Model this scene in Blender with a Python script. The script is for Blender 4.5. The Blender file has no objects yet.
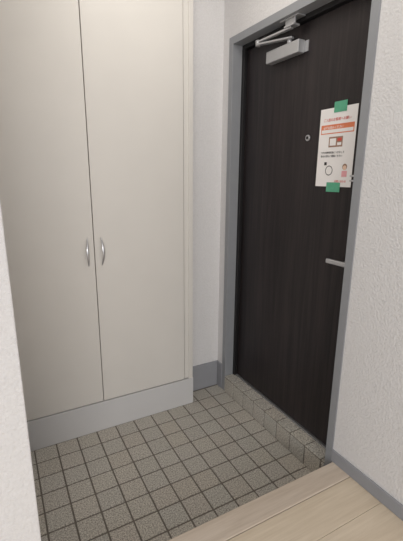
import bpy, bmesh, math, random
from mathutils import Matrix, Vector
random.seed(4)
K=1.4
sc=bpy.context.scene
try: sc.view_settings.view_transform='Standard'
except Exception: pass

# ---------------- materials ----------------
def new_mat(name):
    m=bpy.data.materials.new(name); m.use_nodes=True
    nt=m.node_tree; b=nt.nodes['Principled BSDF']
    return m,nt,b
def lin(c):
    return tuple((x/12.92 if x<=0.04045 else ((x+0.055)/1.055)**2.4) for x in [v/255 for v in c])+(1,)
def simple(name,rgb,rough=.5,metal=0,noise=0.04,scale=30,bump=0,bscale=200):
    m,nt,b=new_mat(name)
    L=nt.links; N=nt.nodes
    tc=N.new('ShaderNodeTexCoord'); nz=N.new('ShaderNodeTexNoise')
    nz.inputs['Scale'].default_value=scale; nz.inputs['Detail'].default_value=3
    L.new(tc.outputs['Object'],nz.inputs['Vector'])
    r=N.new('ShaderNodeValToRGB'); c=lin(rgb)
    r.color_ramp.elements[0].position=.3; r.color_ramp.elements[1].position=.7
    r.color_ramp.elements[0].color=tuple(x*(1-noise) for x in c[:3])+(1,)
    r.color_ramp.elements[1].color=tuple(min(1,x*(1+noise)) for x in c[:3])+(1,)
    L.new(nz.outputs['Fac'],r.inputs['Fac']); L.new(r.outputs['Color'],b.inputs['Base Color'])
    b.inputs['Roughness'].default_value=rough; b.inputs['Metallic'].default_value=metal
    if bump:
        n2=N.new('ShaderNodeTexNoise'); n2.inputs['Scale'].default_value=bscale; n2.inputs['Detail'].default_value=2
        L.new(tc.outputs['Object'],n2.inputs['Vector'])
        bp=N.new('ShaderNodeBump'); bp.inputs['Strength'].default_value=bump; bp.inputs['Distance'].default_value=.004
        L.new(n2.outputs['Fac'],bp.inputs['Height']); L.new(bp.outputs['Normal'],b.inputs['Normal'])
    return m
M_wall=simple('wallpaper_white',(223,221,221),.9,0,.03,110,.9,120)
M_ceil=simple('ceiling_white',(225,225,222),.9,0,.02,90,.2,140)
M_cab=simple('cabinet_laminate',(221,217,211),.4,0,.012,6)
M_kick=simple('cabinet_kick',(208,207,207),.5,0,.01,6)
M_gap=simple('shadow_gap',(110,106,102),.8,0,.02,6)
M_frame=simple('frame_grey_metal',(150,152,156),.45,.1,.02,20)
M_base=simple('baseboard_grey',(150,151,156),.55,0,.02,20)
M_black=simple('seal_black',(22,20,21),.5,0,.02,20)
M_steel=simple('brushed_steel',(200,200,203),.3,.8,.03,40)
M_silver=simple('silver_paint',(186,186,188),.38,.5,.02,40)
M_paper=simple('paper',(244,240,238),.7,0,.01,20)
M_red=simple('print_red',(214,80,70),.7)
M_orange=simple('print_orange',(226,130,90),.7)
M_pink=simple('print_pink',(235,170,175),.7)
M_ink=simple('print_ink',(50,45,45),.7)
M_brown=simple('print_brown',(160,125,105),.7)
M_skin=simple('print_skin',(240,205,180),.7)
M_tape=simple('green_tape',(92,172,138),.6,0,.06,60)
M_grout=simple('grout',(118,111,103),.95,0,.08,60,.3,300)

def wood_floor(name,a,bcol):
    m,nt,b=new_mat(name); L=nt.links; N=nt.nodes
    tc=N.new('ShaderNodeTexCoord'); mp=N.new('ShaderNodeMapping')
    mp.inputs['Scale'].default_value=(3,50,50)
    L.new(tc.outputs['Object'],mp.inputs['Vector'])
    nz=N.new('ShaderNodeTexNoise'); nz.inputs['Scale'].default_value=1.3; nz.inputs['Detail'].default_value=8; nz.inputs['Roughness'].default_value=.65
    L.new(mp.outputs['Vector'],nz.inputs['Vector'])
    r=N.new('ShaderNodeValToRGB'); r.color_ramp.elements[0].position=.3; r.color_ramp.elements[1].position=.7
    r.color_ramp.elements[0].color=lin(a); r.color_ramp.elements[1].color=lin(bcol)
    L.new(nz.outputs['Fac'],r.inputs['Fac'])
    L.new(r.outputs['Color'],b.inputs['Base Color']); b.inputs['Roughness'].default_value=.4
    return m
M_floor=wood_floor('light_wood_floor',(208,191,168),(226,211,190))
M_kam=wood_floor('light_wood_edge',(196,180,163),(218,204,189))

def dark_wood():
    m,nt,b=new_mat('dark_wood_grain'); L=nt.links; N=nt.nodes
    tc=N.new('ShaderNodeTexCoord'); mp=N.new('ShaderNodeMapping')
    mp.inputs['Scale'].default_value=(48,48,1.8)
    L.new(tc.outputs['Object'],mp.inputs['Vector'])
    nz=N.new('ShaderNodeTexNoise'); nz.inputs['Scale'].default_value=1; nz.inputs['Detail'].default_value=7; nz.inputs['Roughness'].default_value=.68
    nz.inputs['Distortion'].default_value=.3
    L.new(mp.outputs['Vector'],nz.inputs['Vector'])
    r=N.new('ShaderNodeValToRGB'); r.color_ramp.elements[0].position=.36; r.color_ramp.elements[1].position=.7
    r.color_ramp.elements[0].color=lin((24,20,22)); r.color_ramp.elements[1].color=lin((50,41,42))
    L.new(nz.outputs['Fac'],r.inputs['Fac']); L.new(r.outputs['Color'],b.inputs['Base Color'])
    b.inputs['Roughness'].default_value=.4
    b.inputs['Specular IOR Level'].default_value=.4
    bp=N.new('ShaderNodeBump'); bp.inputs['Strength'].default_value=.1; bp.inputs['Distance'].default_value=.002
    L.new(nz.outputs['Fac'],bp.inputs['Height']); L.new(bp.outputs['Normal'],b.inputs['Normal'])
    return m
M_door=dark_wood()

def tile_mat():
    m,nt,b=new_mat('stoneware_tile'); L=nt.links; N=nt.nodes
    tc=N.new('ShaderNodeTexCoord')
    nz=N.new('ShaderNodeTexNoise'); nz.inputs['Scale'].default_value=170; nz.inputs['Detail'].default_value=4; nz.inputs['Roughness'].default_value=.75
    L.new(tc.outputs['Object'],nz.inputs['Vector'])
    r=N.new('ShaderNodeValToRGB'); r.color_ramp.elements[0].position=.38; r.color_ramp.elements[1].position=.6
    r.color_ramp.elements[0].color=lin((132,127,119)); r.color_ramp.elements[1].color=lin((222,216,206))
    L.new(nz.outputs['Fac'],r.inputs['Fac'])
    at=N.new('ShaderNodeAttribute'); at.attribute_name='tint'
    mx=N.new('ShaderNodeMix'); mx.data_type='RGBA'; mx.blend_type='MULTIPLY'; mx.inputs['Factor'].default_value=1
    L.new(r.outputs['Color'],mx.inputs['A']); L.new(at.outputs['Color'],mx.inputs['B'])
    L.new(mx.outputs['Result'],b.inputs['Base Color']); b.inputs['Roughness'].default_value=.7
    bp=N.new('ShaderNodeBump'); bp.inputs['Strength'].default_value=.35; bp.inputs['Distance'].default_value=.002
    L.new(nz.outputs['Fac'],bp.inputs['Height']); L.new(bp.outputs['Normal'],b.inputs['Normal'])
    return m
M_tile=tile_mat()

# ---------------- helpers ----------------
def link(o,parent=None):
    sc.collection.objects.link(o)
    if parent: o.parent=parent
    return o
def empty(name,parent=None):
    e=bpy.data.objects.new(name,None); e.empty_display_size=.1; return link(e,parent)
def add_box(bm,x0,x1,y0,y1,z0,z1):
    vs=[bm.verts.new(p) for p in [(x0,y0,z0),(x1,y0,z0),(x1,y1,z0),(x0,y1,z0),(x0,y0,z1),(x1,y0,z1),(x1,y1,z1),(x0,y1,z1)]]
    fs=[]
    for f in [(0,3,2,1),(4,5,6,7),(0,1,5,4),(1,2,6,5),(2,3,7,6),(3,0,4,7)]:
        fs.append(bm.faces.new([vs[i] for i in f]))
    return vs,fs
def boxes(name,lst,mat,parent=None,bevel=0,seg=2):
    bm=bmesh.new()
    for b in lst: add_box(bm,*b)
    me=bpy.data.meshes.new(name); bm.to_mesh(me); bm.free(); me.materials.append(mat)
    o=bpy.data.objects.new(name,me); link(o,parent)
    if bevel:
        md=o.modifiers.new('bevel','BEVEL'); md.width=bevel; md.segments=seg; md.limit_method='ANGLE'
    return o
def cyl(name,p0,p1,r,mat,parent=None,seg=28,r2=None,bevel=0):
    p0=Vector(p0);p1=Vector(p1); d=p1-p0
    bm=bmesh.new()
    bmesh.ops.create_cone(bm,cap_ends=True,segments=seg,radius1=r,radius2=r if r2 is None else r2,depth=d.length)
    q=d.to_track_quat('Z','Y').to_matrix().to_4x4()
    bm.transform(Matrix.Translation((p0+p1)/2)@q)
    me=bpy.data.meshes.new(name); bm.to_mesh(me); bm.free(); me.materials.append(mat)
    for p in me.polygons: p.use_smooth=len(p.vertices)==4
    o=bpy.data.objects.new(name,me); link(o,parent)
    if bevel:
        md=o.modifiers.new('bevel','BEVEL'); md.width=bevel; md.segments=2; md.limit_method='ANGLE'
    return o

# ---------------- dimensions ----------------
Xw=.874*K; Yb=1.44*K; Yc=1.354*K; CEIL=2.62
zw=.105*K
Yk=.707*K; Yk2=.638*K
XL=-.07*K
FY0,FY1=.714*K,1.393*K; FT=1.509*K; fw=.027*K
Xd=.93*K

# ---------------- shell ----------------
boxes('wall_right',[(Xw,Xw+.16,-2.6,FY0,0,CEIL),(Xw,Xw+.16,FY1,Yb+.15,0,CEIL),(Xw,Xw+.16,FY0,FY1,FT,CEIL)],M_wall)
boxes('wall_back',[(.71*K,Xw,Yb,Yb+.15,0,CEIL),(XL-.15,.71*K,Yb+.35,Yb+.5,0,CEIL)],M_wall)
boxes('wall_left',[(-2.4,.0095*K,Yk2-.015,Yk+.0,0,CEIL),(XL-.15,XL,Yk,Yb+.35,0,CEIL)],M_wall,bevel=.003)
boxes('ceiling',[(-2.4,Xw+.16,-2.6,Yb+.5,CEIL,CEIL+.1)],M_ceil)
bm=bmesh.new()
y=Yk2-.003; w=.15
while y>-2.6:
    add_box(bm,-2.4,Xw,y-w+.0015,y,zw-.02,zw); y-=w
me=bpy.data.meshes.new('floor'); bm.to_mesh(me); bm.free(); me.materials.append(M_floor)
fl=bpy.data.objects.new('floor',me); link(fl)
md=fl.modifiers.new('b','BEVEL'); md.width=.0008; md.segments=1
boxes('trim_1',[(.0095*K,Xw,Yk2,Yk,0,zw+.002)],M_kam,bevel=.004,seg=3)   # entrance step edge

# tiles
def tiles(name,cells,parent=None):
    bm=bmesh.new(); col=bm.loops.layers.color.new('tint')
    for c in cells:
        vs,fs=add_box(bm,*c); t=random.uniform(.975,1.0); h=random.uniform(-.006,.008)
        for f in fs:
            for l in f.loops: l[col]=(t+h,t,t-h,1)
    me=bpy.data.meshes.new(name); bm.to_mesh(me); bm.free(); me.materials.append(M_tile)
    o=bpy.data.objects.new(name,me); link(o,parent)
    md=o.modifiers.new('b','BEVEL'); md.width=.0018; md.segments=2
    return o
P=.0765*K; G=.0068
tf=empty('tile_floor')
boxes('grout_bed',[(XL,Xw,Yk,Yb,-.03,-.0018)],M_grout,tf)
cells=[]; x1=Xw-.002
while x1>XL+.01:
    x0=max(x1-P+G,XL+.001)
    y1=Yc-.004+P*1
    while y1>Yk+.01:
        y0=max(y1-P+G,Yk+.001)
        yy=min(y1,Yb-.001)
        if yy-y0>.01: cells.append((x0,x1,y0,yy,-.012,0))
        y1-=P
    x1-=P
tiles('tiles',cells,parent=tf)
ds=empty('door_sill')
SX=Xw-.006; SY0,SY1=FY0+fw,FY1-fw; SZ=.079*K
boxes('sill_core',[(SX+.004,Xd+.05,SY0,SY1,0,SZ-.004)],M_grout,ds)
cells=[]; y1=SY1-.001
while y1>SY0+.01:
    y0=max(y1-P+G,SY0+.001)
    cells.append((SX,SX+.012,y0,y1,.003,SZ-.012)); 
    cells.append((SX,Xd-.012,y0,y1,SZ-.0055,SZ))
    y1-=P
tiles('sill_tiles',cells,parent=ds)

# baseboards
bh=.127*K
boxes('baseboard_back',[(.71*K,Xw-.008,Yb-.01,Yb,0,bh)],M_base,bevel=.002)
boxes('baseboard_right',[(Xw-.008,Xw,-2.6,FY0,zw+.001,zw+.06),(Xw-.008,Xw,FY1,Yb,0,bh)],M_base,bevel=.002)
boxes('baseboard_left',[(.0095*K,.0095*K+.006,Yk+.0,Yk+.006,0,zw+.06),(XL,XL+.006,Yk,Yc,0,bh)],M_base,bevel=.001)

# ---------------- cabinet ----------------
cab=empty('shoe_cabinet')
CX0=XL+.004; CX1=.692*K
boxes('carcass',[(CX0,CX1-.012,Yc+.022,Yb+.34,0,CEIL-.01)],M_gap,cab)
boxes('side_stile',[(.657*K,CX1,Yc+.006,Yb+.02,.128*K,CEIL-.005)],M_cab,cab,bevel=.0015)
boxes('side_panel',[(.676*K,CX1+.004,Yc-.0,Yb-.001,0,CEIL-.005)],M_cab,cab,bevel=.0015)
boxes('kick_plate',[(CX0,CX1+.006,Yc-.004,Yc+.02,0,.1245*K)],M_kick,cab,bevel=.0015)
xs=.2995*K
boxes('door_left',[(CX0,xs-.002,Yc,Yc+.02,.128*K,CEIL-.02)],M_cab,cab,bevel=.0012)
boxes('door_right',[(xs+.002,.6535*K,Yc,Yc+.02,.128*K,CEIL-.02)],M_cab,cab,bevel=.0012)
def bow(name,x,zc,side):
    bm=bmesh.new(); n=24; L=.145
    rings=[]
    for i in range(n+1):
        t=i/n; s=math.sin(math.pi*t)
        z=zc+(t-.5)*L; yy=Yc+.001-.026*s**.7
        xo=x+side*.006*s
        hw=.0035+.006*s; th=.0035
        rings.append([bm.verts.new(p) for p in [(xo-hw,yy,z),(xo,yy-th*.8,z),(xo+hw,yy,z),(xo,yy+th,z)]])
    for a,b in zip(rings,rings[1:]):
        for k in range(4): bm.faces.new([a[k],a[(k+1)%4],b[(k+1)%4],b[k]])
    bm.faces.new(rings[0]); bm.faces.new(rings[-1][::-1])
    bmesh.ops.recalc_face_normals(bm,faces=bm.faces)
    me=bpy.data.meshes.new(name); bm.to_mesh(me); bm.free(); me.materials.append(M_steel)
    for p in me.polygons: p.use_smooth=True
    o=bpy.data.objects.new(name,me); link(o,cab)
    s=o.modifiers.new('s','SUBSURF'); s.levels=1; s.render_levels=2
bow('handle_left',xs-.032,.728*K,-1)
bow('handle_right',xs+.034,.728*K,1)

# ---------------- entrance door ----------------
d=empty('door_1')
ow=.041*K
boxes('frame',[(Xw-.004,Xw+ow,FY0,FY0+fw,0,FT),(Xw-.004,Xw+ow,FY1-fw,FY1,0,FT),
               (Xw-.004,Xw+ow,FY0+fw,FY1-fw,FT-fw,FT)],M_frame,d,bevel=.0015)
st=.014*K
boxes('frame_stop',[(Xw+ow,Xd+.05,FY0,FY0+fw+st,0,FT),(Xw+ow,Xd+.05,FY1-fw-st,FY1,0,FT),
               (Xw+ow,Xd+.05,FY0+fw+st,FY1-fw-st,FT-fw-st,FT)],M_black,d,bevel=.002)
LY0,LY1=FY0+fw+st+.002,FY1-fw-st-.002; LZ0,LZ1=SZ+.006,FT-fw-st-.003
boxes('leaf',[(Xd,Xd+.045,LY0,LY1,LZ0,LZ1)],M_door,d,bevel=.002)
boxes('threshold',[(Xd-.011,Xd+.05,FY0+fw+st,FY1-fw-st,SZ-.004,SZ+.004)],M_steel,d,bevel=.001)
py,pz=.988*K,1.118*K
cyl('peephole_ring',(Xd-.006,py,pz),(Xd+.002,py,pz),.0135,M_steel,d,bevel=.002)
cyl('peephole_lens',(Xd-.0075,py,pz),(Xd-.004,py,pz),.007,M_black,d)
hy,hz=.746*K,.744*K
cyl('lever_rose',(Xd-.009,hy+.03,hz),(Xd+.001,hy+.03,hz),.022,M_steel,d,bevel=.003)
cyl('lever_neck',(Xd-.052,hy+.03,hz),(Xd-.005,hy+.03,hz),.009,M_steel,d)
boxes('lever_bar',[(Xd-.062,Xd-.046,hy+.002,hy+.115,hz-.010,hz+.010)],M_steel,d,bevel=.005,seg=3)
gz=.992*K
boxes('guard_base',[(Xd-.02,Xd,.762*K,.778*K,gz-.018,gz+.018)],M_steel,d,bevel=.003)
boxes('guard_bar',[(Xd-.034,Xd-.024,.765*K,.785*K,gz+.006,gz+.013),(Xd-.034,Xd-.024,.765*K,.785*K,gz-.013,gz-.006),(Xd-.034,Xd-.0,.763*K,.769*K,gz-.013,gz+.013)],M_steel,d,bevel=.002)

# door closer (fixed on the leaf)
dc=empty('door_closer',d)
cz=1.397*K
boxes('closer_body',[(Xd-.042,Xd-.003,1.03*K,1.195*K,cz-.027,cz+.027)],M_silver,dc,bevel=.004,seg=3)
boxes('closer_plate',[(Xd-.004,Xd,1.015*K,1.205*K,cz-.022,cz+.022)],M_silver,dc)
cyl('spindle',(Xd-.022,1.09*K,cz+.025),(Xd-.022,1.09*K,cz+.052),.011,M_silver,dc)
def bar(name,p0,p1,w,h,mat,parent):
    p0=Vector(p0);p1=Vector(p1);dv=p1-p0
    bm=bmesh.new(); add_box(bm,-w/2,w/2,-dv.length/2,dv.length/2,-h/2,h/2)
    bm.transform(Matrix.Translation((p0+p1)/2)@dv.to_track_quat('Y','Z').to_matrix().to_4x4())
    me=bpy.data.meshes.new(name); bm.to_mesh(me); bm.free(); me.materials.append(mat)
    o=bpy.data.objects.new(name,me); link(o,parent)
    md=o.modifiers.new('b','BEVEL'); md.width=.002
    return o
bar('main_arm',(Xd-.022,1.075*K,cz+.050),(Xw-.004,1.205*K,cz+.058),.024,.009,M_silver,dc)
bar('link_arm',(Xw-.004,1.21*K,cz+.068),(Xw+.03,1.06*K,cz+.080),.020,.009,M_silver,dc)
cyl('elbow',(Xw-.004,1.205*K,cz+.05),(Xw-.004,1.205*K,cz+.076),.012,M_silver,dc)
boxes('header_bracket',[(Xw+.012,Xw+.05,1.04*K,1.085*K,cz+.082,cz+.090),(Xw+.02,Xw+.028,1.04*K,1.085*K,cz+.082,FT-fw),(Xw+.012,Xw+.056,1.02*K,1.105*K,FT-fw-.006,FT-fw)],M_silver,dc,bevel=.0015)

# ---------------- notice ----------------
po=empty('notice_poster')
PY1,PY0=.938*K,.797*K; PZ1,PZ0=1.196*K,.966*K; PX=Xd-.0015
boxes('sheet',[(PX-.0006,PX+.0006,PY0,PY1,PZ0,PZ1)],M_paper,po)
def pr(name,u0,u1,v0,v1,mat,lift=.0004):
    W=PY1-PY0;Hh=PZ1-PZ0
    return boxes(name,[(PX-.0006-lift,PX-.0005,PY1-u1*W,PY1-u0*W,PZ1-v1*Hh,PZ1-v0*Hh)],mat,po)
Rm=Matrix(((0,0,-1),(-1,0,0),(0,1,0))).to_4x4()
def txt(name,s,u,v,size,mat):
    c=bpy.data.curves.new(name,'FONT'); c.body=s; c.size=size; c.extrude=.0001; c.materials.append(mat)
    c.offset=.0001
    o=bpy.data.objects.new(name,c); link(o,po)
    o.matrix_world=Matrix.Translation((PX-.0011,PY1-u*(PY1-PY0),PZ1-v*(PZ1-PZ0)))@Rm
txt('title','ご入居のお客様へお願い',.10,.16,.0135,M_red)
pr('banner_box',.05,.95,.205,.32,M_orange)
pr('banner_inner',.07,.93,.265,.308,M_paper,.0006)
txt('banner_text','必ずお読みください',.12,.255,.012,M_paper)
pr('photo_box',.30,.68,.36,.49,M_brown); pr('photo_inner',.33,.50,.38,.47,M_paper,.0007); pr('photo_inner2',.54,.65,.38,.415,M_red,.0007); pr('photo_inner3',.54,.65,.435,.47,M_paper,.0007)
txt('body_1','室内の照明器具につきまして',.10,.57,.010,M_ink)
txt('body_2','取付の際はご確認ください',.10,.615,.010,M_ink)
def ring(name,u,v,r0,r1,mat,lift=0):
    bm=bmesh.new(); n=28; prev=None
    cy=PY1-u*(PY1-PY0); cz_=PZ1-v*(PZ1-PZ0)
    for i in range(n+1):
        a=math.radians(360*i/n)
        p=[bm.verts.new((PX-.0012-lift,cy+r*math.cos(a),cz_+r*math.sin(a))) for r in (r0,r1)]
        if prev: bm.faces.new([prev[0],prev[1],p[1],p[0]])
        prev=p
    me=bpy.data.meshes.new(name); bm.to_mesh(me); bm.free(); me.materials.append(mat)
    link(bpy.data.objects.new(name,me),po)
ring('bulb_outline',.37,.79,.0175,.0205,M_ink)
pr('bulb_stem',.22,.29,.68,.72,M_ink)
ring('figure_hair',.80,.745,.0001,.0125,M_brown)
ring('figure_face',.80,.755,.0001,.0095,M_skin,.0003)
pr('figure_body',.73,.87,.795,.87,M_pink)
txt('body_3','お問い合わせ',.55,.94,.0105,M_red)
W=PY1-PY0
boxes('tape_top',[(PX-.0022,PX-.0014,PY1-.72*W,PY1-.38*W,PZ1-.02,PZ1+.022)],M_tape,po)
boxes('tape_bottom',[(PX-.0022,PX-.0014,PY1-.72*W,PY1-.34*W,PZ0-.022,PZ0+.018)],M_tape,po)

# ---------------- light ----------------
w=bpy.data.worlds.new('World'); sc.world=w; w.use_nodes=True
bg=w.node_tree.nodes['Background']; bg.inputs[0].default_value=(.92,.95,1,1); bg.inputs[1].default_value=.86
def area(name,loc,target,size,energy,col):
    l=bpy.data.lights.new(name,'AREA'); l.shape='RECTANGLE'; l.size=size[0]; l.size_y=size[1]; l.energy=energy; l.color=col
    o=bpy.data.objects.new(name,l); link(o); o.location=loc
    o.rotation_euler=(Vector(target)-Vector(loc)).to_track_quat('-Z','Y').to_euler()
area('window_light',(-1.3,-4.6,1.9),(.6,1.6,1.1),(2.2,1.8),115,(1,.97,.94))
area('ceiling_fill',(.65,1.3,CEIL-.03),(.65,1.3,0),(.35,.35),5.5,(1,.95,.88))  # added soft warm fill below the ceiling, brightens the tile floor

# ---------------- camera ----------------
ph=math.radians(28.5); th=math.radians(14.2); r=.0076
F=Vector((math.sin(ph)*math.cos(th),math.cos(ph)*math.cos(th),-math.sin(th)))
R=Vector((math.cos(ph),-math.sin(ph),0)); U=R.cross(F)
R2=(R+r*U).normalized(); U2=(U-r*R).normalized()
cam=bpy.data.cameras.new('camera'); co=bpy.data.objects.new('camera',cam); link(co)
mw=Matrix.Identity(4)
for i in range(3):
    mw[i][0]=R2[i]; mw[i][1]=U2[i]; mw[i][2]=-F[i]
mw[2][3]=K
co.matrix_world=mw
cam.sensor_fit='VERTICAL'; cam.sensor_height=36; cam.lens=380/541*36; cam.clip_start=.02
sc.camera=co
